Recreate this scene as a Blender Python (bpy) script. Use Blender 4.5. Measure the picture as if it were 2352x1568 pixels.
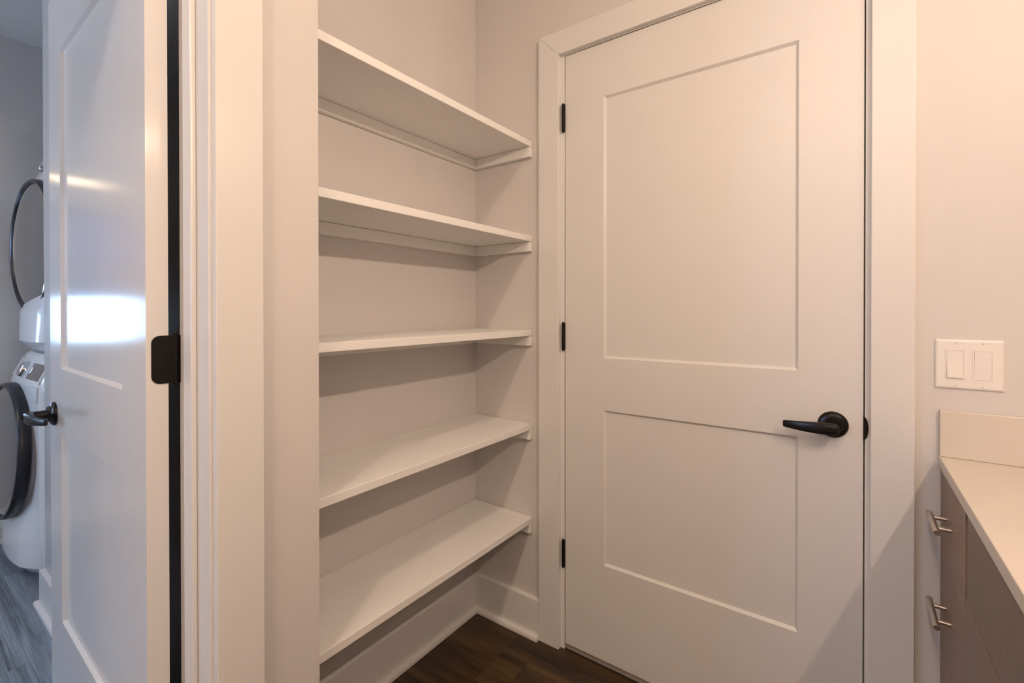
import bpy, bmesh, math, random
from mathutils import Vector, Matrix
random.seed(7)
for o in list(bpy.data.objects):
    bpy.data.objects.remove(o)
scene = bpy.context.scene
COL = scene.collection

# ------------------------------------------------------------------ camera
F_PX, PX, PY = 1076.97, 1176.3, 717.14
cam_d = bpy.data.cameras.new('camera'); cam = bpy.data.objects.new('camera', cam_d); COL.objects.link(cam)
cam_d.sensor_width = 36.0; cam_d.sensor_fit = 'HORIZONTAL'
cam_d.lens = F_PX / 2352 * 36.0
cam_d.shift_x = (1176 - PX) / 2352; cam_d.shift_y = (PY - 784) / 2352
cam_d.clip_start = 0.02
yaw, pitch, roll = math.radians(35.7694), math.radians(-0.287), math.radians(-0.0341)
fw = Vector((-math.sin(yaw)*math.cos(pitch), math.cos(yaw)*math.cos(pitch), math.sin(pitch)))
rt = Vector((math.cos(yaw), math.sin(yaw), 0)); up = rt.cross(fw)
rt2 = math.cos(roll)*rt + math.sin(roll)*up; up2 = rt2.cross(fw)
m = Matrix((rt2, up2, -fw)).transposed().to_4x4(); m.translation = Vector((1.2064, -1.4254, 1.1786))
cam.matrix_world = m
scene.camera = cam

# ------------------------------------------------------------------ world / exposure
SKY = 66.0
VANITY_NEAR = 440.0
VANITY_FAR = 2050.0
CEIL_LAMP = 330.0
LAUNDRY_LAMP = 7.0
LAUNDRY_CEIL = 42.0
WARM = (1.0, 0.752, 0.565)
w = bpy.data.worlds.new('sky'); scene.world = w; w.use_nodes = True
bg = w.node_tree.nodes['Background']; bg.inputs[0].default_value = (0.42, 0.65, 1.0, 1); bg.inputs[1].default_value = SKY
vs = scene.view_settings
vs.view_transform = 'Standard'; vs.look = 'None'; vs.gamma = 1.0; vs.use_curve_mapping = False
vs.exposure = -0.07

# ------------------------------------------------------------------ materials
def new_mat(name):
    mt = bpy.data.materials.new(name); mt.use_nodes = True
    return mt, mt.node_tree.nodes, mt.node_tree.links, mt.node_tree.nodes['Principled BSDF']

def paint(name, col, rough, bump=0.02, scale=260, stretch=(1, 1, 1), var=0.03, spec=0.5, metal=0.0):
    mt, N, L, b = new_mat(name)
    b.inputs['Roughness'].default_value = rough; b.inputs['Specular IOR Level'].default_value = spec
    b.inputs['Metallic'].default_value = metal
    tc = N.new('ShaderNodeTexCoord'); mp = N.new('ShaderNodeMapping'); mp.inputs['Scale'].default_value = stretch
    L.new(tc.outputs['Object'], mp.inputs['Vector'])
    n1 = N.new('ShaderNodeTexNoise'); n1.inputs['Scale'].default_value = 6; n1.inputs['Detail'].default_value = 4
    L.new(mp.outputs[0], n1.inputs['Vector'])
    mx = N.new('ShaderNodeMix'); mx.data_type = 'RGBA'
    mx.inputs[6].default_value = tuple(c*(1-var) for c in col)+(1,); mx.inputs[7].default_value = tuple(min(1, c*(1+var)) for c in col)+(1,)
    L.new(n1.outputs['Fac'], mx.inputs[0]); L.new(mx.outputs[2], b.inputs['Base Color'])
    if bump:
        n2 = N.new('ShaderNodeTexNoise'); n2.inputs['Scale'].default_value = scale; n2.inputs['Detail'].default_value = 3
        L.new(mp.outputs[0], n2.inputs['Vector'])
        bp = N.new('ShaderNodeBump'); bp.inputs['Strength'].default_value = bump; bp.inputs['Distance'].default_value = 0.002
        L.new(n2.outputs['Fac'], bp.inputs['Height']); L.new(bp.outputs[0], b.inputs['Normal'])
    return mt

def wood(name, stops, rough, along, s_long, s_cross, bump=0.08, spec=0.5):
    """streaked wood; `along` = index of the grain axis"""
    mt, N, L, b = new_mat(name)
    b.inputs['Roughness'].default_value = rough; b.inputs['Specular IOR Level'].default_value = spec
    tc = N.new('ShaderNodeTexCoord'); oi = N.new('ShaderNodeObjectInfo')
    mul = N.new('ShaderNodeVectorMath'); mul.operation = 'SCALE'; mul.inputs[0].default_value = (37.0, 19.0, 53.0)
    L.new(oi.outputs['Random'], mul.inputs['Scale'])
    add = N.new('ShaderNodeVectorMath'); add.operation = 'ADD'
    L.new(tc.outputs['Object'], add.inputs[0]); L.new(mul.outputs[0], add.inputs[1])
    mp = N.new('ShaderNodeMapping'); sc = [s_cross]*3; sc[along] = s_long; mp.inputs['Scale'].default_value = sc
    L.new(add.outputs[0], mp.inputs['Vector'])
    n1 = N.new('ShaderNodeTexNoise'); n1.inputs['Scale'].default_value = 1; n1.inputs['Detail'].default_value = 9
    n1.inputs['Roughness'].default_value = 0.62; n1.inputs['Distortion'].default_value = 0.6
    L.new(mp.outputs[0], n1.inputs['Vector'])
    cr = N.new('ShaderNodeValToRGB')
    els = cr.color_ramp.elements
    els[0].position, els[0].color = stops[0][0], stops[0][1]+(1,)
    els[1].position, els[1].color = stops[-1][0], stops[-1][1]+(1,)
    for p, c in stops[1:-1]:
        e = els.new(p); e.color = c+(1,)
    L.new(n1.outputs['Fac'], cr.inputs[0])
    hsv = N.new('ShaderNodeHueSaturation')
    mr = N.new('ShaderNodeMapRange'); mr.inputs[3].default_value = 0.78; mr.inputs[4].default_value = 1.2
    L.new(oi.outputs['Random'], mr.inputs[0]); L.new(mr.outputs[0], hsv.inputs['Value'])
    L.new(cr.outputs[0], hsv.inputs['Color']); L.new(hsv.outputs[0], b.inputs['Base Color'])
    n2 = N.new('ShaderNodeTexNoise'); n2.inputs['Scale'].default_value = 2.2; n2.inputs['Detail'].default_value = 6; n2.inputs['Distortion'].default_value = 1.2
    L.new(mp.outputs[0], n2.inputs['Vector'])
    bp = N.new('ShaderNodeBump'); bp.inputs['Strength'].default_value = bump; bp.inputs['Distance'].default_value = 0.004
    L.new(n2.outputs['Fac'], bp.inputs['Height']); L.new(bp.outputs[0], b.inputs['Normal'])
    return mt

def emit(name, col, strength):
    mt, N, L, b = new_mat(name)
    b.inputs['Base Color'].default_value = (0.8, 0.8, 0.8, 1)
    b.inputs['Emission Color'].default_value = col+(1,); b.inputs['Emission Strength'].default_value = strength
    return mt

M = {}
M['wall'] = paint('wall_paint', (0.665, 0.64, 0.625), 0.55, 0.035, 340)
M['laundry'] = paint('laundry_wall_paint', (0.56, 0.55, 0.545), 0.22, 0.03, 340)
M['ceil'] = paint('ceiling_paint', (0.88, 0.88, 0.87), 0.8, 0.05, 200)
M['trim'] = paint('trim_enamel', (0.745, 0.735, 0.725), 0.28, 0.01, 120)
M['door'] = paint('door_enamel', (0.73, 0.72, 0.71), 0.36, 0.012, 90, (1, 1, 0.15))
M['door_gloss'] = paint('door_gloss_enamel', (0.76, 0.75, 0.74), 0.17, 0.05, 90, (1, 1, 0.06))
M['shelf'] = paint('shelf_paint', (0.87, 0.86, 0.845), 0.4, 0.012, 150)
M['black'] = paint('oil_rubbed_black', (0.008, 0.006, 0.0055), 0.34, 0.0, 100, var=0.2, spec=0.22)
M['steel'] = paint('brushed_nickel', (0.62, 0.57, 0.53), 0.3, 0.02, 200, (40, 1, 40), metal=1.0)
M['plastic'] = paint('switch_plastic', (0.83, 0.80, 0.78), 0.3, 0.0, 100, var=0.01)
M['quartz'] = paint('quartz_top', (0.68, 0.62, 0.55), 0.22, 0.004, 500, var=0.03)
M['floor'] = wood('dark_oak_plank', [(0.30, (0.016, 0.008, 0.003)), (0.46, (0.045, 0.024, 0.009)), (0.58, (0.078, 0.044, 0.017)), (0.74, (0.12, 0.07, 0.028))], 0.42, 0, 1.6, 22, 0.4, 0.45)
M['floor_blue_cast'] = wood('blue_cast_plank', [(0.32, (0.06, 0.07, 0.085)), (0.44, (0.16, 0.185, 0.225)), (0.56, (0.235, 0.27, 0.32)), (0.72, (0.33, 0.37, 0.42))], 0.36, 0, 2.2, 40, 0.9, 0.7)  # laundry planks: blue window light put into a paler plank colour
M['sub'] = paint('subfloor', (0.02, 0.014, 0.01), 0.9, 0.0)
M['cab'] = wood('taupe_oak_laminate', [(0.3, (0.165, 0.10, 0.07)), (0.55, (0.21, 0.13, 0.09)), (0.75, (0.25, 0.16, 0.115))], 0.42, 1, 3.0, 140, 0.03)
M['cabin'] = paint('cabinet_inside', (0.06, 0.03, 0.015), 0.7, 0.0)
M['white_app'] = paint('appliance_enamel', (0.78, 0.78, 0.79), 0.16, 0.0, var=0.01)
M['grey_app'] = paint('appliance_grey', (0.34, 0.34, 0.36), 0.3, 0.0, var=0.01)
M['rim'] = paint('dark_chrome_rim', (0.015, 0.015, 0.017), 0.3, 0.0, var=0.02, metal=0.0, spec=0.3)
M['chrome'] = paint('bright_chrome', (0.8, 0.8, 0.82), 0.08, 0.0, var=0.01, metal=1.0)
M['glassdark'] = paint('tinted_door_glass', (0.03, 0.033, 0.04), 0.03, 0.0, var=0.02, spec=1.0)
M['glassdark'].node_tree.nodes['Principled BSDF'].inputs['Coat Weight'].default_value = 1.0
M['glassdark'].node_tree.nodes['Principled BSDF'].inputs['Coat Roughness'].default_value = 0.02
M['glassdark'].node_tree.nodes['Principled BSDF'].inputs['IOR'].default_value = 1.9
M['threshold'] = paint('threshold_strip', (0.42, 0.37, 0.33), 0.5, 0.0)
M['carpet'] = paint('closet_floor', (0.35, 0.32, 0.29), 0.95, 0.1, 400)
M['bulb_near'] = emit('warm_bulb', WARM, VANITY_NEAR)
M['bulb_far'] = emit('warm_bulb_bright', WARM, VANITY_FAR)
M['canlight'] = emit('warm_ceiling_light', WARM, CEIL_LAMP)
M['sconce'] = emit('laundry_bulb', (1.0, 0.78, 0.5), LAUNDRY_LAMP)
M['laundry_ceiling'] = emit('laundry_ceiling_diffuser', (1.0, 0.82, 0.62), LAUNDRY_CEIL)
mt, N, L, b = new_mat('window_glass')
b.inputs['Base Color'].default_value = (1, 1, 1, 1); b.inputs['Roughness'].default_value = 0.0
b.inputs['Transmission Weight'].default_value = 1.0; b.inputs['IOR'].default_value = 1.45
M['pane'] = mt
mt, N, L, b = new_mat('roller_shade_fabric')
b.inputs['Base Color'].default_value = (0.45, 0.55, 0.68, 1); b.inputs['Roughness'].default_value = 0.9
tr = N.new('ShaderNodeBsdfTranslucent'); tr.inputs[0].default_value = (0.10, 0.16, 0.26, 1)
ms = N.new('ShaderNodeMixShader'); ms.inputs[0].default_value = 0.5
L.new(b.outputs[0], ms.inputs[1]); L.new(tr.outputs[0], ms.inputs[2]); L.new(ms.outputs[0], N['Material Output'].inputs[0])
M['shade'] = mt

# ------------------------------------------------------------------ helpers
def link(o, parent=None):
    COL.objects.link(o)
    if parent is not None:
        o.parent = parent; o.matrix_parent_inverse = parent.matrix_world.inverted()
    return o

def empty(name, loc=(0, 0, 0)):
    o = bpy.data.objects.new(name, None); o.empty_display_size = 0.05; o.matrix_world = Matrix.Translation(Vector(loc))
    COL.objects.link(o); o.location = loc
    return o

def tag(o, label=None, cat=None, group=None, kind=None):
    if label: o['label'] = label
    if cat: o['category'] = cat
    if group: o['group'] = group
    if kind: o['kind'] = kind
    return o

def finish(name, bm, mat, parent=None, smooth=False, bevel=0.0, seg=2):
    """origin at centre of the bottom of the bounding box"""
    bmesh.ops.remove_doubles(bm, verts=bm.verts, dist=1e-6)
    bmesh.ops.recalc_face_normals(bm, faces=bm.faces)
    if bevel > 0:
        es = [e for e in bm.edges if len(e.link_faces) == 2 and e.calc_face_angle(0) > 0.5]
        bmesh.ops.bevel(bm, geom=es, offset=bevel, offset_type='OFFSET', segments=seg, profile=0.5, affect='EDGES', clamp_overlap=True)
    xs = [v.co for v in bm.verts]
    lo = Vector((min(v.x for v in xs), min(v.y for v in xs), min(v.z for v in xs)))
    hi = Vector((max(v.x for v in xs), max(v.y for v in xs), max(v.z for v in xs)))
    org = Vector(((lo.x+hi.x)/2, (lo.y+hi.y)/2, lo.z))
    for v in bm.verts: v.co -= org
    me = bpy.data.meshes.new(name); bm.to_mesh(me); bm.free()
    me.materials.append(M[mat])
    if smooth:
        for p in me.polygons: p.use_smooth = True
        try: me.set_sharp_from_angle(angle=math.radians(38))
        except Exception: pass
    o = bpy.data.objects.new(name, me); COL.objects.link(o)
    if parent is not None:
        pl = Vector((0, 0, 0)); q = parent
        while q is not None:
            pl += q.location; q = q.parent
        o.parent = parent; o.location = org - pl
    else:
        o.location = org
    return o

def addbox(bm, x0, x1, y0, y1, z0, z1):
    x0, x1 = sorted((x0, x1)); y0, y1 = sorted((y0, y1)); z0, z1 = sorted((z0, z1))
    v = [bm.verts.new((x, y, z)) for z in (z0, z1) for y in (y0, y1) for x in (x0, x1)]
    for f in ((0, 1, 3, 2), (4, 6, 7, 5), (0, 4, 5, 1), (2, 3, 7, 6), (0, 2, 6, 4), (1, 5, 7, 3)):
        bm.faces.new([v[i] for i in f])
    return v

def box(name, x0, x1, y0, y1, z0, z1, mat, parent=None, bevel=0.0, seg=2):
    bm = bmesh.new(); addbox(bm, x0, x1, y0, y1, z0, z1)
    return finish(name, bm, mat, parent, False, bevel, seg)

def boxes(name, lst, mat, parent=None, bevel=0.0):
    bm = bmesh.new()
    for b_ in lst:
        addbox(bm, *b_)
    if bevel > 0:
        es = [e for e in bm.edges]
        bmesh.ops.bevel(bm, geom=es, offset=bevel, segments=2, profile=0.5, affect='EDGES')
    xs = [v.co.copy() for v in bm.verts]
    org = Vector(((min(v.x for v in xs)+max(v.x for v in xs))/2, (min(v.y for v in xs)+max(v.y for v in xs))/2, min(v.z for v in xs)))
    for v in bm.verts: v.co -= org
    bmesh.ops.recalc_face_normals(bm, faces=bm.faces)
    me = bpy.data.meshes.new(name); bm.to_mesh(me); bm.free(); me.materials.append(M[mat])
    o = bpy.data.objects.new(name, me); COL.objects.link(o)
    if parent is not None:
        pl = Vector((0, 0, 0)); q = parent
        while q is not None:
            pl += q.location; q = q.parent
        o.parent = parent; o.location = org - pl
    else: o.location = org
    return o

def prism(name, prof, axis_pts, mat, parent=None, bevel=0.0, smooth=False):
    """prof: function (end index 0/1) -> list of 3D points ; closed loop extruded between two ends"""
    bm = bmesh.new()
    a = [bm.verts.new(p) for p in axis_pts[0]]; b_ = [bm.verts.new(p) for p in axis_pts[1]]
    n = len(a)
    for i in range(n):
        bm.faces.new((a[i], a[(i+1) % n], b_[(i+1) % n], b_[i]))
    bm.faces.new(a); bm.faces.new(b_[::-1])
    return finish(name, bm, mat, parent, smooth, bevel)

def lathe_pts(bm, prof, fr, seg=28, cap=True):
    """prof: list of (r, t); fr(u, v, t) -> point"""
    rings = []
    for r, t in prof:
        if r < 1e-6:
            rings.append([bm.verts.new(fr(0, 0, t))])
        else:
            rings.append([bm.verts.new(fr(r*math.cos(2*math.pi*i/seg), r*math.sin(2*math.pi*i/seg), t)) for i in range(seg)])
    for A, B in zip(rings[:-1], rings[1:]):
        if len(A) == 1 and len(B) == 1: continue
        for i in range(seg):
            j = (i+1) % seg
            if len(A) == 1: bm.faces.new((A[0], B[i], B[j]))
            elif len(B) == 1: bm.faces.new((A[i], A[j], B[0]))
            else: bm.faces.new((A[i], A[j], B[j], B[i]))
    if cap:
        if len(rings[0]) > 1: bm.faces.new(rings[0])
        if len(rings[-1]) > 1: bm.faces.new(rings[-1][::-1])

# ------------------------------------------------------------------ dimensions
CEIL = 2.58
X1 = 0.302            # hall face of the laundry wall
XR = 1.965            # right wall
YB = -3.4             # wall behind the camera
XL = 0.175            # laundry face of that wall
YJ = -1.0725          # door jamb face
YP0, YP1 = -0.998, -0.8645   # partition between laundry and shelf alcove
XF = -2.30            # far laundry wall
DOORW, DOORH, DOORZ = 0.827, 2.032, 0.022

# ------------------------------------------------------------------ room shell
def struct(o, label, cat):
    return tag(o, label, cat, kind='structure')

struct(boxes('wall_back', [(-0.12, 0.386, 0, 0.12, 0, CEIL), (1.2500, XR+0.12, 0, 0.12, 0, CEIL), (0.386, 1.25, 0, 0.12, 2.072, CEIL)], 'wall'),
       'greige painted wall around the closed two-panel door', 'wall')
struct(box('wall_left', -0.12, 0, YP1, 0, 0, CEIL, 'wall'), 'painted alcove wall behind the white shelves', 'wall')
LY0 = YJ - 0.020      # rough opening edges of the laundry doorway
LY1 = YJ - 0.834
struct(boxes('wall_entry', [(XL, X1, YJ+0.0185, YP0, 0, CEIL), (XL, X1, YP0, YP1, 0, CEIL),
                            (XL, X1, YB, LY1-0.0185, 0, CEIL), (XL, X1, LY1-0.0185, YJ+0.0185, 2.072, CEIL)], 'wall'),
       'painted wall end beside the laundry doorway', 'wall')
struct(box('wall_partition', -1.41, XL, YP0, YP1, 0, CEIL, 'laundry'), 'grey laundry wall behind the open door', 'wall')
struct(box('wall_right', XR, XR+0.12, YB, 0, 0, CEIL, 'wall'), 'painted wall behind the countertop', 'wall')
W2X0, W2X1, W2Z0, W2Z1 = -1.75, -0.90, 0.9, 1.9
struct(boxes('wall_rear', [(XF, W2X0, YB-0.12, YB, 0, CEIL), (W2X1, XR+0.12, YB-0.12, YB, 0, CEIL), (W2X0, W2X1, YB-0.12, YB, 0, W2Z0), (W2X0, W2X1, YB-0.12, YB, W2Z1, CEIL)], 'wall'), 'painted wall at the rear of the rooms', 'wall')
WY0, WY1, WZ0, WZ1 = -1.74, -1.36, 0.96, 1.76
struct(boxes('wall_laundry', [(XF-0.12, XF, WY1, -0.10, 0, CEIL), (XF-0.12, XF, YB-0.12, WY0, 0, CEIL),
                              (XF-0.12, XF, WY0, WY1, 0, WZ0), (XF-0.12, XF, WY0, WY1, WZ1, CEIL)], 'laundry'),
       'grey wall of the laundry room behind the stacked washer and dryer', 'wall')
struct(boxes('wall_niche', [(XF, -1.41, -0.22, -0.10, 0, CEIL), (-1.53+0.12, -1.30, YP1, -0.10, 0, CEIL)], 'laundry'),
       'grey wall at the back of the washer niche', 'wall')
struct(boxes('wall_closet', [(0.25, 0.35, 0.12, 0.9, 0, CEIL), (1.28, 1.38, 0.12, 0.9, 0, CEIL), (0.25, 1.38, 0.9, 1.0, 0, CEIL)], 'wall'),
       'wall behind the closed two-panel door', 'wall')
struct(box('ceiling', XF-0.12, XR+0.12, YB-0.12, 1.0, CEIL, CEIL+0.1, 'ceil'), 'plain painted ceiling over both rooms', 'ceiling')

floor = struct(box('floor', XF-0.12, XR+0.12, YB-0.12, 1.0, -0.1, -0.006, 'sub'), 'wood plank floor, dark brown in the hall and tinted with blue window light in the laundry', 'floor')
PW, PLEN = 0.18, 1.22
def planks(xa, xb, ya, yb, y0, offs, mat='floor'):
    y = y0; r = 0
    rows = []
    while y > ya: y -= PW
    while y < yb:
        a, b_ = max(y, ya), min(y+PW, yb)
        k = int(round((y-y0)/PW))
        x = offs + (0.41*k) % PLEN
        while x > xa: x -= PLEN
        while x < xb:
            p, q = max(x, xa), min(x+PLEN, xb)
            if q-p > 0.01 and b_-a > 0.01:
                box('plank', p+0.00025, q-0.00025, a+0.00025, b_-0.00025, -0.006, 0.0, mat, floor, 0.0003, 1)
            x += PLEN
        y += PW
planks(XL+0.06, XR, YB, 0.0, -0.287, 0.338)
planks(0.0, XL+0.06, YP1, 0.0, -0.287, 0.338)
planks(XF, XL+0.06, YB, YP0, -1.28, 0.2, 'floor_blue_cast')
planks(XF, -1.41, YP0, -0.22, -1.28+0.36, 0.2, 'floor_blue_cast')
struct(box('floor_closet', 0.35, 1.28, 0.06, 0.9, -0.006, 0.004, 'carpet'), 'pale carpet beyond the closed two-panel door', 'floor')

# ------------------------------------------------------------------ trim builders
def casing_set(fr, z_top, s0, s1, wd, th, root, sides=(0, 1)):
    """fr(s, d, z): s along the wall, d out of the wall. Opening s0..s1, mitred flat casing"""
    e = 0.0015
    def board(p4):
        bm = bmesh.new()
        back = [bm.verts.new(fr(s, 0.0, z)) for s, z in p4]; frn = [bm.verts.new(fr(s, th, z)) for s, z in p4]
        n = 4
        for i in range(n): bm.faces.new((back[i], back[(i+1) % n], frn[(i+1) % n], frn[i]))
        bm.faces.new(back[::-1]); bm.faces.new(frn)
        return bm
    if 0 in sides:
        finish('side_casing', board([(s0-wd, 0), (s0, 0), (s0, z_top), (s0-wd, z_top+wd)]), 'trim', root, False, 0.0018, 2)
    if 1 in sides:
        finish('side_casing', board([(s1, 0), (s1+wd, 0), (s1+wd, z_top+wd), (s1, z_top)]), 'trim', root, False, 0.0018, 2)
    finish('head_casing', board([(s0-(wd if 0 in sides else 0), z_top+(wd if 0 in sides else 0)), (s0, z_top), (s1, z_top), (s1+wd, z_top+wd)]) if 0 in sides else
           board([(s0, z_top+wd), (s0, z_top), (s1, z_top), (s1+wd, z_top+wd)]), 'trim', root, False, 0.0018, 2)

# closed door frame
t1 = struct(empty('trim_1', (0.82, -0.01, 0)), 'flat white casing and jamb around the closed two-panel door', 'door trim')
casing_set(lambda s, d, z: Vector((s, -d, z)), 2.059, 0.3887, 1.2472, 0.081, 0.018, t1)
DX0, DX1 = 0.4065, 0.4065+DOORW
box('jamb', 0.386, 0.4035, -0.0005, 0.118, 0, 2.0565, 'trim', t1, 0.001)
box('jamb', DX1+0.003, 1.25, -0.0005, 0.118, 0, 2.0565, 'trim', t1, 0.001)
box('head_jamb', 0.386, 1.25, -0.0005, 0.118, 2.0570, 2.072, 'trim', t1, 0.001)
box('door_stop', 0.4035, 0.4155, 0.038, 0.07, 0, 2.0565, 'trim', t1, 0.001)
box('door_stop', DX1-0.009, DX1+0.003, 0.038, 0.07, 0, 2.0565, 'trim', t1, 0.001)
box('threshold', 0.4035, DX1+0.003, 0.012, 0.075, -0.005, 0.017, 'threshold', t1, 0.002)
# strike plate with rounded lip
bm = bmesh.new()
pts = []
for i in range(17):
    a = math.pi*i/16 - math.pi/2
    pts.append((0.0085*math.cos(a), 0.027*math.sin(a)))
A = [bm.verts.new((1.2352+p, -0.0010, 0.891+q)) for p, q in pts]; B = [bm.verts.new((1.2352+p, -0.0035, 0.891+q)) for p, q in pts]
for i in range(16): bm.faces.new((A[i], A[i+1], B[i+1], B[i]))
bm.faces.new(A[::-1]); bm.faces.new(B); bm.faces.new((A[0], B[0], B[-1], A[-1]))
addbox(bm, 1.2342, 1.2358, -0.003, 0.028, 0.862, 0.920)
tag(finish('strike_plate', bm, 'black', t1), 'black strike plate lip')

# open laundry door frame
t2 = struct(empty('trim_2', (0.24, -1.2, 0)), 'white casing and stepped jamb of the laundry doorway', 'door trim')
casing_set(lambda s, d, z: Vector((X1+d, s, z)), 2.059, YJ-0.83-0.005, YJ+0.005, 0.0812, 0.018, t2)
box('jamb', XL, X1, YJ, YJ+0.0185, 0, 2.0565, 'trim', t2, 0.0012)
box('jamb', XL, X1, LY1-0.0185, LY1, 0, 2.0565, 'trim', t2, 0.0012)
box('head_jamb', XL, X1, LY1-0.0185, YJ+0.0185, 2.0570, 2.072, 'trim', t2, 0.001)
box('door_stop', 0.217, 0.254, YJ-0.0095, YJ, 0, 2.0565, 'trim', t2, 0.003, 3)
box('door_stop', 0.217, 0.254, LY1, LY1+0.0095, 0, 2.0565, 'trim', t2, 0.003, 3)
box('side_casing', XL-0.016, XL, YJ+0.006, YP0-0.001, 0, 2.06, 'trim', t2, 0.001)

# ------------------------------------------------------------------ baseboards
BBP = [(0, 0), (0.016, 0), (0.016, 0.1365), (0.0150, 0.1395), (0.0125, 0.141), (0, 0.141)]
SHP = [(0.016, 0.0)] + [(0.016+0.016*math.cos(a)**0.7, 0.018*math.sin(a)**0.7) for a in [math.radians(x) for x in (0, 18, 36, 54, 72, 90)]]
def baseboard(name, label, p0, p1, nrm, wall='trim', m0=0, m1=0, ends=None):
    """run from p0 to p1 (xy); nrm = outward; m0/m1 = mitre factor at the ends (inside corner = 1, outside = -1)"""
    p0, p1, nrm = Vector(p0+(0,)), Vector(p1+(0,)), Vector(nrm+(0,))
    d = (p1-p0).normalized()
    root = struct(empty(name, tuple((p0+p1)/2)), label, 'baseboard')
    for nm, prof in (('board', BBP), ('shoe_moulding', SHP)):
        a = [p0 + nrm*x + d*(x*m0) + Vector((0, 0, z)) for x, z in prof]
        b_ = [p1 + nrm*x - d*(x*m1) + Vector((0, 0, z)) for x, z in prof]
        prism(nm, None, (a, b_), wall, root)
    return root
baseboard('baseboard_left', 'white baseboard along the wall under the shelves', (0, YP1), (0, 0), (1, 0), m1=1)
baseboard('baseboard_back', 'short white baseboard between shelf corner and the closed door casing', (0, 0), (0.3077, 0), (0, -1), m0=1)
baseboard('baseboard_laundry', 'white baseboard on the laundry wall end beside the washer', (-1.41, YP0), (XL-0.016, YP0), (0, -1), m0=-1)
baseboard('baseboard_niche', 'white baseboard returning into the washer niche', (-1.41, -0.3), (-1.41, YP0), (-1, 0), m1=-1)
baseboard('baseboard_far', 'white baseboard along the grey far laundry wall', (XF, YB), (XF, -0.22), (1, 0))
baseboard('baseboard_entry', 'white baseboard on the narrow wall beside the laundry doorway casing', (X1, -0.985), (X1, YP1), (1, 0))
baseboard('baseboard_hall', 'white baseboard along the hall wall past the laundry doorway', (X1, YB), (X1, -2.0), (1, 0))

# ------------------------------------------------------------------ doors
PANELS = [(1.020-DOORZ, 1.880-DOORZ), (0.336-DOORZ, 0.848-DOORZ)]
S0, S1 = 0.143, DOORW-0.136
def door_leaf(root, fr, mat):
    """fr(s, d, z): s from hinge edge, d out of the front face (negative into leaf)"""
    T = 0.0345; bw, bd = 0.0070, 0.0075
    ss = [0, S0, S1, DOORW]; zs = [0, PANELS[1][0], PANELS[1][1], PANELS[0][0], PANELS[0][1], DOORH]
    bm = bmesh.new()
    g = [[bm.verts.new(fr(s, 0, DOORZ+z)) for z in zs] for s in ss]
    for i in range(3):
        for j in range(5):
            if i == 1 and j in (1, 3): continue
            bm.faces.new((g[i][j], g[i+1][j], g[i+1][j+1], g[i][j+1]))
    inner = []
    for j in (1, 3):
        o4 = [g[1][j], g[2][j], g[2][j+1], g[1][j+1]]
        z0, z1 = zs[j], zs[j+1]
        i4 = [bm.verts.new(fr(s, -bd, DOORZ+z)) for s, z in ((S0+bw, z0+bw), (S1-bw, z0+bw), (S1-bw, z1-bw), (S0+bw, z1-bw))]
        for k in range(4): bm.faces.new((o4[k], o4[(k+1) % 4], i4[(k+1) % 4], i4[k]))
        b4 = [bm.verts.new(fr(s, -bd-0.006, DOORZ+z)) for s, z in ((S0+bw, z0+bw), (S1-bw, z0+bw), (S1-bw, z1-bw), (S0+bw, z1-bw))]
        for k in range(4): bm.faces.new((i4[k], i4[(k+1) % 4], b4[(k+1) % 4], b4[k]))
        bm.faces.new(b4)
    bk = [bm.verts.new(fr(s, -T, DOORZ+z)) for s, z in ((0, 0), (DOORW, 0), (DOORW, DOORH), (0, DOORH))]
    bm.faces.new(bk[::-1])
    def strip(front, b0, b1):
        bm.faces.new(front + [b1, b0])
    strip([g[i][0] for i in range(4)], bk[0], bk[1])
    strip([g[3][j] for j in range(6)], bk[1], bk[2])
    strip([g[3-i][5] for i in range(4)], bk[2], bk[3])
    strip([g[0][5-j] for j in range(6)], bk[3], bk[0])
    finish('leaf', bm, mat, root)
    for z0, z1 in PANELS:
        bm = bmesh.new()
        vv = []
        for d in (-bd, -bd-0.0055):
            vv.append([bm.verts.new(fr(s, d, DOORZ+z)) for s, z in ((S0+bw, z0+bw), (S1-bw, z0+bw), (S1-bw, z1-bw), (S0+bw, z1-bw))])
        bm.faces.new(vv[0]); bm.faces.new(vv[1][::-1])
        for k in range(4): bm.faces.new((vv[0][k], vv[0][(k+1) % 4], vv[1][(k+1) % 4], vv[1][k]))
        finish('panel', bm, mat, root)

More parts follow.
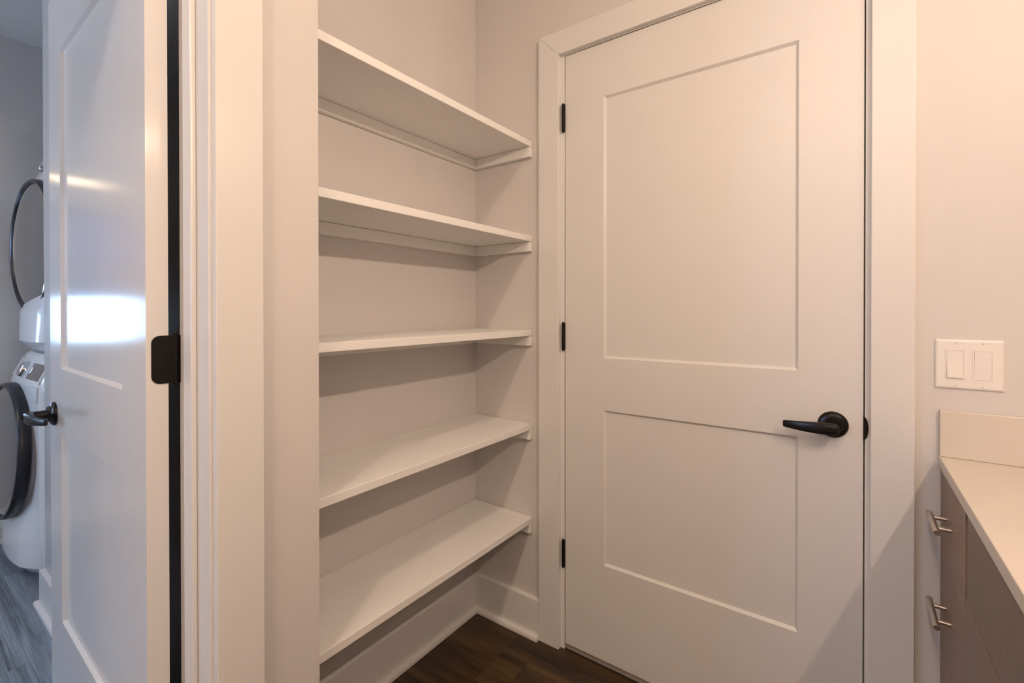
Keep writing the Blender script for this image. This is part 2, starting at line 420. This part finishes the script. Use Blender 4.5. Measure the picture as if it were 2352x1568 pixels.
def lever_handle(root, fr, s0, z0):
    """black round rose + lever pointing at the hinge side"""
    h = empty('lever_handle', tuple(fr(s0, 0.03, z0)))
    pl = root.location
    h.parent = root; h.location = fr(s0, 0.03, z0) - pl
    fl = lambda u, v, t: fr(s0+u, t, z0+v)
    bm = bmesh.new()
    lathe_pts(bm, [(0.0325, 0.0002), (0.0325, 0.004), (0.0305, 0.0075), (0.0265, 0.0105), (0.0215, 0.0118), (0.0205, 0.0150), (0.0185, 0.0175), (0.0, 0.0180)], fl, 40)
    finish('rose', bm, 'black', h, True)
    bm = bmesh.new()
    lathe_pts(bm, [(0.0125, 0.0175), (0.0118, 0.030), (0.0122, 0.040), (0.0125, 0.050)], fl, 28)
    finish('neck', bm, 'black', h, True)
    # lever: lofted sections along s, top nearly straight, under side curving up to the tip
    secs = [(0.0135, 0.042, 0.060, 0.0055, -0.0065), (0.012, 0.040, 0.062, 0.0095, -0.0110), (0.008, 0.0395, 0.063, 0.0120, -0.0138), (0.0, 0.0395, 0.0635, 0.0130, -0.0150), (-0.012, 0.042, 0.0632, 0.0130, -0.0158),
            (-0.03, 0.0465, 0.0622, 0.0124, -0.0158), (-0.05, 0.0470, 0.0590, 0.0112, -0.0150), (-0.07, 0.0430, 0.0540, 0.0092, -0.0142), (-0.09, 0.0360, 0.0460, 0.0066, -0.0132), (-0.1035, 0.0300, 0.0395, 0.0045, -0.0122), (-0.1060, 0.0310, 0.0380, 0.0028, -0.0104)]
    bm = bmesh.new(); rings = []
    n = 16
    for s, d0, d1, zt, zb in secs:
        ring = []
        for i in range(n):
            a = 2*math.pi*i/n
            ca, sa = math.cos(a), math.sin(a)
            e = 0.55
            cu = math.copysign(abs(ca)**e, ca); su = math.copysign(abs(sa)**e, sa)
            ring.append(bm.verts.new(fr(s0+s, (d0+d1)/2 + cu*(d1-d0)/2, z0-0.001 + (zt+zb)/2 + su*(zt-zb)/2)))
        rings.append(ring)
    for A, B in zip(rings[:-1], rings[1:]):
        for i in range(n): bm.faces.new((A[i], A[(i+1) % n], B[(i+1) % n], B[i]))
    bm.faces.new(rings[0][::-1]); bm.faces.new(rings[-1])
    finish('lever', bm, 'black', h, True)
    bm = bmesh.new()
    lathe_pts(bm, [(0.0072, 0.062), (0.0072, 0.0648), (0.0060, 0.0654), (0.0052, 0.0642), (0.0, 0.0642)], lambda u, v, t: fr(s0+u, t, z0-0.002+v), 24)
    finish('lock_button', bm, 'black', h, True)
    return h

def hinge(root, zc, kx, ky, plates):
    h = empty('hinge', (kx, ky, zc-0.046)); h.parent = root; h.location = Vector((kx, ky, zc-0.046)) - root.location
    bm = bmesh.new()
    prof = []
    r = 0.0062
    edges = [-0.045, -0.0275, -0.009, 0.009, 0.0275, 0.045]
    prof.append((0.0, -0.050)); prof.append((0.0035, -0.0495)); prof.append((0.0055, -0.0465))
    for a, b_ in zip(edges[:-1], edges[1:]):
        prof += [(r*0.86, a), (r, a+0.0006), (r, b_-0.0006), (r*0.86, b_)]
    prof += [(0.0055, 0.0465), (0.0035, 0.0495), (0.0, 0.050)]
    lathe_pts(bm, prof, lambda u, v, t: Vector((kx+u, ky+v, zc+t)), 20)
    finish('knuckle', bm, 'black', h, True)
    for pl in plates:
        bm = bmesh.new(); ru = []
        fr, w0, w1, th, round_end = pl
        hh = 0.0445; rr = 0.014
        loop = [(w0, -hh), ]
        loop = [(w0, -hh)] + [(w1-rr+rr*math.sin(a), -hh+rr-rr*math.cos(a)) for a in [math.radians(x) for x in range(0, 91, 10)]] \
            + [(w1-rr+rr*math.cos(a), hh-rr+rr*math.sin(a)) for a in [math.radians(x) for x in range(0, 91, 10)]] + [(w0, hh)]
        if not round_end: loop = [(w0, -hh), (w1, -hh), (w1, hh), (w0, hh)]
        A = [bm.verts.new(fr(p, 0, zc+q)) for p, q in loop]; B = [bm.verts.new(fr(p, th, zc+q)) for p, q in loop]
        k = len(loop)
        for i in range(k): bm.faces.new((A[i], A[(i+1) % k], B[(i+1) % k], B[i]))
        bm.faces.new(A[::-1]); bm.faces.new(B)
        finish('hinge_leaf', bm, 'black', h)

HZ = (1.841, 1.087, 0.335)
d1 = struct(empty('door_1', (DX0+DOORW/2, 0.02, DOORZ)), 'closed white two-panel door with black lever handle', 'door')
fr1 = lambda s, d, z: Vector((DX0+s, 0.001-d, z))
door_leaf(d1, fr1, 'door')
lever_handle(d1, fr1, 1.1725-DX0, 0.891)
for z in HZ:
    hinge(d1, z, 0.4015, -0.0050, [(lambda p, d, q: Vector((0.40515+d, -0.004+p, q)), 0.0, 0.030, 0.0008, False),
                                   ])
d2 = struct(empty('door_2', (-0.25, -1.11, DOORZ)), 'white two-panel door standing open into the laundry room', 'door')
TH = math.radians(1.07)
HC = Vector((0.1712, -1.1243, 0)); dv = Vector((-math.cos(TH), math.sin(TH), 0)); nv = Vector((-math.sin(TH), -math.cos(TH), 0))
fr2 = lambda s, d, z: HC + dv*s + nv*d + Vector((0, 0, z))
door_leaf(d2, fr2, 'door_gloss')
lever_handle(d2, fr2, DOORW-0.062, 0.891)
for z in HZ:
    hinge(d2, z, 0.1690, -1.0765, [(lambda p, d, q: Vector((0.1716+d, -1.0770-p, q)), 0.0, 0.0395, 0.0016, True),
                                   (lambda p, d, q: Vector((0.1690+p, YJ-d, q)), 0.0, 0.0105, 0.0016, False)])

# ------------------------------------------------------------------ shelves
names = ['topmost white wall shelf, nearest the ceiling', 'second white wall shelf from the top, seen from below',
         'middle white wall shelf, at eye level', 'fourth white wall shelf from the top, above the lowest one', 'lowest white wall shelf, just above the baseboard']
SH = [1.788, 1.447, 1.107, 0.767, 0.4275]
TSH = 0.0215
for zt, lab in zip(SH, names):
    s = empty('wall_shelf', (0.136, -0.43, zt-TSH-0.036))
    tag(s, lab, 'shelf', 'white shelves in the corner alcove')
    box('board', 0.0005, 0.2715, YP1+0.002, -0.0015, zt-TSH, zt, 'shelf', s, 0.0015)
    box('back_cleat', 0.0005, 0.0185, YP1+0.002, -0.0015, zt-TSH-0.0355, zt-TSH-0.0006, 'shelf', s, 0.0012)
    box('side_cleat', 0.0188, 0.2705, -0.0190, -0.0010, zt-TSH-0.0355, zt-TSH-0.0006, 'shelf', s, 0.0012)
    box('side_cleat', 0.0188, 0.2705, YP1+0.001, YP1+0.0190, zt-TSH-0.0355, zt-TSH-0.0006, 'shelf', s, 0.0012)

# ------------------------------------------------------------------ light switch
sw = empty('light_switch', (1.4183, 0, 1.003)); tag(sw, 'white double rocker light switch on the wall above the backsplash', 'light switch')
cxs, czs = 1.4183, 1.0577
bm = bmesh.new()
def ring_rect(bm, x0, x1, z0, z1, y): return [bm.verts.new((x, y, z)) for x, z in ((x0, z0), (x1, z0), (x1, z1), (x0, z1))]
hw, hh = 0.0555, 0.0548
o0 = ring_rect(bm, cxs-hw, cxs+hw, czs-hh, czs+hh, -0.0003)
o1 = ring_rect(bm, cxs-hw, cxs+hw, czs-hh, czs+hh, -0.0018)
o2 = ring_rect(bm, cxs-hw+0.0018, cxs+hw-0.0018, czs-hh+0.0018, czs+hh-0.0018, -0.0048)
o3 = ring_rect(bm, cxs-hw+0.0045, cxs+hw-0.0045, czs-hh+0.0045, czs+hh-0.0045, -0.0060)
for A, B in ((o0, o1), (o1, o2), (o2, o3)):
    for k in range(4): bm.faces.new((A[k], A[(k+1) % 4], B[(k+1) % 4], B[k]))
bm.faces.new(o3); bm.faces.new(o0[::-1])
finish('wall_plate', bm, 'plastic', sw, False, 0.0)
for k, cx_ in enumerate((cxs-0.0222, cxs+0.0222)):
    w2, h2 = 0.0163, 0.0325
    bmf = bmesh.new()
    a = ring_rect(bmf, cx_-w2, cx_+w2, czs-h2, czs+h2, -0.0058); b_ = ring_rect(bmf, cx_-w2, cx_+w2, czs-h2, czs+h2, -0.0070)
    c_ = ring_rect(bmf, cx_-w2+0.0022, cx_+w2-0.0022, czs-h2+0.0022, czs+h2-0.0022, -0.0070); d_ = ring_rect(bmf, cx_-w2+0.0022, cx_+w2-0.0022, czs-h2+0.0022, czs+h2-0.0022, -0.0056)
    for A, B in ((a, b_), (b_, c_), (c_, d_)):
        for q in range(4): bmf.faces.new((A[q], A[(q+1) % 4], B[(q+1) % 4], B[q]))
    finish('rocker_frame', bmf, 'plastic', sw)
    bmr = bmesh.new(); wi, hi = w2-0.0030, h2-0.0030
    lo, hi_y = ((-0.0108, -0.0066) if k == 0 else (-0.0064, -0.0086))
    prof = [(-hi, lo), (0, -0.0076), (hi, hi_y)]
    V = [[bmr.verts.new((cx_+sx*wi, y, czs+z)) for z, y in prof] for sx in (-1, 1)]
    Bk = [[bmr.verts.new((cx_+sx*wi, -0.0050, czs+z)) for z, y in prof] for sx in (-1, 1)]
    for q in range(2):
        bmr.faces.new((V[0][q], V[1][q], V[1][q+1], V[0][q+1])); bmr.faces.new((Bk[0][q], Bk[0][q+1], Bk[1][q+1], Bk[1][q]))
        for sx in (0, 1): bmr.faces.new((V[sx][q], V[sx][q+1], Bk[sx][q+1], Bk[sx][q]))
    bmr.faces.new((V[0][0], Bk[0][0], Bk[1][0], V[1][0])); bmr.faces.new((V[0][2], V[1][2], Bk[1][2], Bk[0][2]))
    finish('rocker', bmr, 'plastic', sw)
    for dz in (-0.0475, 0.0475):
        bms = bmesh.new()
        lathe_pts(bms, [(0.0032, -0.0058), (0.0032, -0.0064), (0.0024, -0.0070), (0.0, -0.0072)], lambda u, v, t: Vector((cx_+u, t, czs+dz+v)), 16)
        sc = finish('screw', bms, 'plastic', sw, True)
        box('screw_slot', cx_-0.0004, cx_+0.0004, -0.0074, -0.0066, czs+dz-0.0022, czs+dz+0.0022, 'grey_app', sc)

# ------------------------------------------------------------------ vanity run
CX, CZ = 1.3697, 0.850
YE = -2.3
tag(box('countertop', CX, XR-0.001, YE, -0.001, CZ-0.0235, CZ, 'quartz', None, 0.0016), 'cream quartz countertop over the brown cabinet', 'countertop')
tag(box('backsplash', CX+0.0012, XR-0.001, -0.0135, -0.0006, CZ+0.0004, 0.9535, 'quartz', None, 0.001), 'short cream backsplash standing on the countertop under the switch', 'backsplash')
cab = empty('vanity_cabinet', (1.66, -1.15, 0)); tag(cab, 'brown wood-grain base cabinet with nickel bar pulls under the cream countertop', 'cabinet')
FX = 1.3735
boxes('body', [(FX+0.021, XR-0.002, YE+0.01, -0.002, 0.10, CZ-0.025), (FX+0.08, XR-0.002, YE+0.01, -0.002, 0.0005, 0.10)], 'cabin', cab)
YS = -0.284
def front(name, y0, y1, z0, z1, parent=cab):
    return box(name, FX, FX+0.0195, y0, y1, z0, z1, 'cab', parent, 0.0008, 1)
dz = [(0.6402, 0.8225), (0.4400, 0.6394), (0.115, 0.4392)]
def drawer(y0, y1, z0, z1, zp):
    d = empty('drawer', (FX+0.01, (y0+y1)/2, z0)); d.parent = cab; d.location = Vector((FX+0.01, (y0+y1)/2, z0)) - cab.location
    front('drawer_front', y0, y1, z0, z1, d)
    # pull is a sub-part mesh
    yc = (y0+y1)/2 if abs(y0) > 0.5 else -0.112
    X = FX-0.0245
    bm = bmesh.new()
    lathe_pts(bm, [(0.0052, -0.0595), (0.0058, -0.0588), (0.0058, 0.0588), (0.0052, 0.0595)], lambda u, v, t: Vector((X+u, yc+t, zp+v)), 20)
    for s in (-1, 1):
        lathe_pts(bm, [(0.0045, 0.002), (0.0045, 0.0243)], lambda u, v, t: Vector((X+t, yc+s*0.032+u, zp+v)), 16)
    me = finish('bar_pull', bm, 'steel', d, True)
    tag(me, 'brushed nickel bar pull')
for (z0, z1), zp in zip(dz, (0.733, 0.543, 0.30)):
    drawer(YS+0.001, -0.004, z0, z1, zp)
front('false_front', -1.10, YS-0.016, 0.6725, 0.8225)
front('cabinet_door', -0.694, YS-0.0015, 0.115, 0.6700)
front('cabinet_door', -1.10, -0.697, 0.115, 0.6700)
front('false_front', -2.28, -1.103, 0.6725, 0.8225)
front('cabinet_door', -1.69, -1.103, 0.115, 0.6700)
front('cabinet_door', -2.28, -1.693, 0.115, 0.6700)

# ------------------------------------------------------------------ lamps of the hall (out of frame) and one added fill light
def vanity_light(yc, label, lamp):
    va = empty('vanity_light', (XR-0.06, yc, 1.95)); tag(va, label, 'wall light')
    box('back_plate', XR-0.02, XR-0.001, yc-0.06, yc+0.06, 1.92, 2.03, 'steel', va, 0.003)
    bm = bmesh.new()
    lathe_pts(bm, [(0.012, 0.0), (0.012, 0.070)], lambda u, v, t: Vector((XR-0.019-t, yc+u, 1.975+v)), 16)
    finish('arm', bm, 'steel', va, True)
    box('housing', 1.846, XR-0.088, yc-0.20, yc+0.20, 1.940, 2.010, 'steel', va, 0.003)
    for yb in (yc-0.11, yc+0.11):
        bm = bmesh.new()
        lathe_pts(bm, [(0.017*math.cos(a), 0.017*math.sin(a)) for a in [math.radians(x) for x in (0, 15, 30, 45, 60, 75)]] + [(0.0, 0.017)], lambda u, v, t: Vector((1.8455-t, yb+u, 1.975+v)), 18)
        finish('bulb', bm, lamp, va, True)
vanity_light(-0.62, 'wall light with two warm bulbs nearest the light switch', 'bulb_near')
vanity_light(-1.25, 'wall light with two warm bulbs farther along the countertop', 'bulb_far')
def ceiling_light(yc, label):
    cl = empty('ceiling_light', (1.04, yc, CEIL-0.03)); tag(cl, label, 'ceiling light')
    bm = bmesh.new(); lathe_pts(bm, [(0.07, -0.001), (0.098, -0.001), (0.095, -0.012), (0.07, -0.012)], lambda u, v, t: Vector((1.04+u, yc+v, CEIL+t)), 32, False)
    finish('trim_ring', bm, 'trim', cl, True)
    bm = bmesh.new(); lathe_pts(bm, [(0.0, -0.006), (0.069, -0.006), (0.069, -0.0015), (0.0, -0.0015)], lambda u, v, t: Vector((1.04+u, yc+v, CEIL+t)), 32, False)
    finish('lens', bm, 'canlight', cl, True)
ceiling_light(-2.2, 'round recessed light in the hall ceiling nearest the closed door')
ceiling_light(-3.0, 'round added fill light in the hall ceiling farthest from the closed door')  # added lamp behind the camera, lifts the dark shadows

# ------------------------------------------------------------------ laundry window
wn = struct(empty('window_1', (XF-0.06, (WY0+WY1)/2, WZ0)), 'laundry room window with a half lowered shade', 'window')
fx0, fx1 = XF-0.085, XF-0.035
boxes('window_frame', [(fx0, fx1, WY0, WY0+0.04, WZ0, WZ1), (fx0, fx1, WY1-0.04, WY1, WZ0, WZ1), (fx0, fx1, WY0+0.04, WY1-0.04, WZ0, WZ0+0.045), (fx0, fx1, WY0+0.04, WY1-0.04, WZ1-0.045, WZ1)], 'trim', wn)
box('meeting_rail', fx0+0.005, fx1-0.005, WY0+0.04, WY1-0.04, 1.38, 1.41, 'trim', wn)
box('pane', XF-0.064, XF-0.060, WY0+0.04, WY1-0.04, WZ0+0.045, 1.38, 'pane', wn)
box('pane', XF-0.064, XF-0.060, WY0+0.04, WY1-0.04, 1.41, WZ1-0.045, 'pane', wn)
box('window_sill', XF-0.035, XF+0.03, WY0-0.03, WY1+0.03, WZ0-0.025, WZ0, 'trim', wn, 0.003)
box('roller_shade', XF-0.030, XF-0.0285, WY0+0.005, WY1-0.005, 1.25, WZ1-0.005, 'shade', wn)

w2 = struct(empty('window_2', ((W2X0+W2X1)/2, YB-0.06, W2Z0)), 'wide laundry room window in the rear wall', 'window')
gy0, gy1 = YB-0.085, YB-0.035; xm = (W2X0+W2X1)/2
boxes('window_frame', [(W2X0, W2X0+0.05, gy0, gy1, W2Z0, W2Z1), (W2X1-0.05, W2X1, gy0, gy1, W2Z0, W2Z1), (W2X0+0.05, W2X1-0.05, gy0, gy1, W2Z0, W2Z0+0.05), (W2X0+0.05, W2X1-0.05, gy0, gy1, W2Z1-0.05, W2Z1), (xm-0.02, xm+0.02, gy0, gy1, W2Z0+0.05, W2Z1-0.05)], 'trim', w2)
box('pane', W2X0+0.05, xm-0.02, YB-0.064, YB-0.060, W2Z0+0.05, W2Z1-0.05, 'pane', w2)
box('pane', xm+0.02, W2X1-0.05, YB-0.064, YB-0.060, W2Z0+0.05, W2Z1-0.05, 'pane', w2)
ll = empty('laundry_light', (XF+0.04, -1.42, 1.86)); tag(ll, 'slim warm light bar on the laundry wall above the window', 'wall light')
box('back_plate', XF+0.0005, XF+0.02, -1.52, -1.34, 1.86, 1.92, 'steel', ll, 0.003)
box('tube', XF+0.022, XF+0.05, -1.51, -1.35, 1.878, 1.902, 'sconce', ll, 0.006)
lc = empty('laundry_ceiling_light', (-1.0, -2.3, CEIL-0.03)); tag(lc, 'round light on the laundry room ceiling', 'ceiling light')
bm = bmesh.new(); lathe_pts(bm, [(0.0, -0.045), (0.12, -0.045), (0.15, -0.03), (0.155, -0.002), (0.0, -0.002)], lambda u, v, t: Vector((-1.0+u, -2.3+v, CEIL+t)), 32, False)
finish('diffuser', bm, 'laundry_ceiling', lc, True)

# ------------------------------------------------------------------ stacked washer and dryer
def appliance(name, label, z0, yoff, kind):
    xc, W, H = -1.885, 0.686, 0.955
    root = empty(name, (xc, -0.68, z0)); tag(root, label, 'washing machine' if kind == 'w' else 'dryer')
    yb = -0.30 + yoff
    def front_y(x, z):
        u = (x-xc)/(W/2)
        h = (z-z0)/H
        base = -0.990 - 0.018*(1-u*u) + yoff     # bowed front
        k = min(1.0, max(0.0, (0.30-h)/0.12)); k = k*k*(3-2*k)
        base -= (0.042 if kind == 'w' else 0.055)*k*(1-abs(u)**3)   # lower fascia bulges out
        if h > 0.86: base += (h-0.86)*0.42       # console leans back
        if h < 0.06: base += (0.06-h)*0.9        # tucked under
        return base
    zs = [0.0, 0.02, 0.06, 0.2, 0.35, 0.5, 0.65, 0.78, 0.84, 0.86, 0.90, 0.95, 0.985, 1.0]
    n = 20; rc = 0.045
    bm = bmesh.new(); rings = []
    for h in zs:
        z = z0+H*h
        ins = 0.0
        if h == 1.0: ins = 0.012
        elif h == 0.0: ins = 0.015
        ring = [(xc+W/2-ins, yb-ins)]
        yc = front_y(xc+W/2, z)+ins
        for i in range(7):
            a = math.pi/2*i/6
            ring.append((xc+W/2-ins-rc+rc*math.cos(a), yc+rc-rc*math.sin(a)))
        for i in range(1, n):
            x = xc+W/2-rc - (W-2*rc)*i/n
            ring.append((x, front_y(x, z)+ins+ (front_y(xc+W/2, z)-front_y(xc+W/2-rc, z))*max(0, 1-min(i, n-i)/3.0)))
        for i in range(7):
            a = math.pi/2*(6-i)/6
            ring.append((xc-W/2+ins+rc-rc*math.cos(a), yc+rc-rc*math.sin(a)))
        ring.append((xc-W/2+ins, yb-ins))
        rings.append([bm.verts.new((x, y, z)) for x, y in ring])
    for A, B in zip(rings[:-1], rings[1:]):
        k = len(A)
        for i in range(k): bm.faces.new((A[i], A[(i+1) % k], B[(i+1) % k], B[i]))
    bm.faces.new(rings[0][::-1]); bm.faces.new(rings[-1])
    finish('body', bm, 'white_app', root, True)
    # round door
    zc = z0 + (0.525 if kind == 'w' else 0.496); R = 0.302 if kind == 'w' else 0.312
    cy = -1.056 if kind == 'w' else -0.960
    tilt = math.radians(3.0 if kind == 'w' else 4.0); lean = math.radians(2.5 if kind == 'w' else 0.0)
    ux, ny = Vector((-math.cos(tilt), -math.sin(tilt), 0)), Vector((math.sin(tilt), -math.cos(tilt), 0))
    ctr = Vector((xc-0.01, cy, zc)); vz = Vector((0, math.sin(lean), math.cos(lean)))
    fd = lambda u, v, t: ctr + ux*u + vz*v + ny*t
    dr = empty('door', tuple(ctr)); dr.parent = root; dr.location = ctr-root.location
    bm = bmesh.new()
    lathe_pts(bm, [(R-0.012, -0.036), (R, -0.030), (R+0.001, -0.008), (R-0.001, 0.004), (R-0.006, 0.010), (R-0.014, 0.010), (R-0.020, 0.004), (R-0.022, -0.01)], fd, 64, False)
    finish('rim', bm, 'rim', dr, True)
    bm = bmesh.new()
    lathe_pts(bm, [(R-0.0195, -0.012), (R-0.0195, -0.002)] + [((R-0.02)*math.cos(a), 0.019*math.sin(a)) for a in [math.radians(x) for x in range(5, 86, 10)]] + [(0.0, 0.0192)], fd, 64, False)
    finish('glass', bm, 'glassdark', dr, True)
    bm = bmesh.new()
    lathe_pts(bm, [(R-0.030, -0.062), (R-0.012, -0.058), (R-0.006, -0.040), (R-0.012, -0.034), (R-0.03, -0.034)], fd, 64, False)
    finish('door_gasket', bm, 'grey_app', dr, True)
    # console: panel, dial, display
    def fc(x, z, t):
        return Vector((x, front_y(x, z)-t, z))
    def slab(nm, xa, xb, za, zb, t, mat, par):
        bm = bmesh.new(); k = 8
        f_ = [[bm.verts.new(fc(xa+(xb-xa)*i/k, z, t)) for z in (za, zb)] for i in range(k+1)]
        g_ = [[bm.verts.new(fc(xa+(xb-xa)*i/k, z, -0.004)) for z in (za, zb)] for i in range(k+1)]
        for i in range(k):
            bm.faces.new((f_[i][0], f_[i+1][0], f_[i+1][1], f_[i][1])); bm.faces.new((g_[i][0], g_[i][1], g_[i+1][1], g_[i+1][0]))
            bm.faces.new((f_[i][0], g_[i][0], g_[i+1][0], f_[i+1][0])); bm.faces.new((f_[i][1], f_[i+1][1], g_[i+1][1], g_[i][1]))
        bm.faces.new((f_[0][0], f_[0][1], g_[0][1], g_[0][0])); bm.faces.new((f_[k][0], g_[k][0], g_[k][1], f_[k][1]))
        return finish(nm, bm, mat, par)
    zc0, zc1 = z0+H*0.885, z0+H*0.965
    cp = slab('control_panel', xc-0.30, xc+0.29, zc0-0.004, zc1+0.006, 0.0015, 'white_app', root)
    slab('display', xc+0.09, xc+0.27, zc0+0.006, zc1-0.004, 0.003, 'glassdark', root)
    dc = fc(xc, (zc0+zc1)/2, 0.0)
    bm = bmesh.new()
    nn = Vector((0, -1, 0.42)).normalized(); vv = Vector((0, 0.42, 1)).normalized()
    lathe_pts(bm, [(0.040, 0.0), (0.040, 0.006), (0.036, 0.008), (0.034, 0.018), (0.030, 0.021), (0.0, 0.022)], lambda u, v, t: dc + Vector((u, 0, 0)) + vv*v + nn*t, 32)
    finish('dial', bm, 'chrome', root, True)
    if kind == 'w':
        slab('detergent_drawer', xc+0.19, xc+0.305, z0+H*0.80, z0+H*0.868, 0.003, 'white_app', root)
        pc = fc(xc-0.20, z0+0.165, 0.0)
        bm = bmesh.new()
        lathe_pts(bm, [(0.058, -0.006), (0.058, 0.0012), (0.055, 0.0030), (0.0, 0.0032)], lambda u, v, t: Vector((pc.x+u, front_y(pc.x+u, pc.z)-t, pc.z+v)), 32)
        finish('filter_cover', bm, 'white_app', root, True)
    return root
appliance('washing_machine', 'white front-loading washing machine on the laundry floor under the dryer', 0.022, 0.0, 'w')
appliance('tumble_dryer', 'white tumble dryer with round dark glass door stacked on the washer', 0.980, 0.072, 'd')
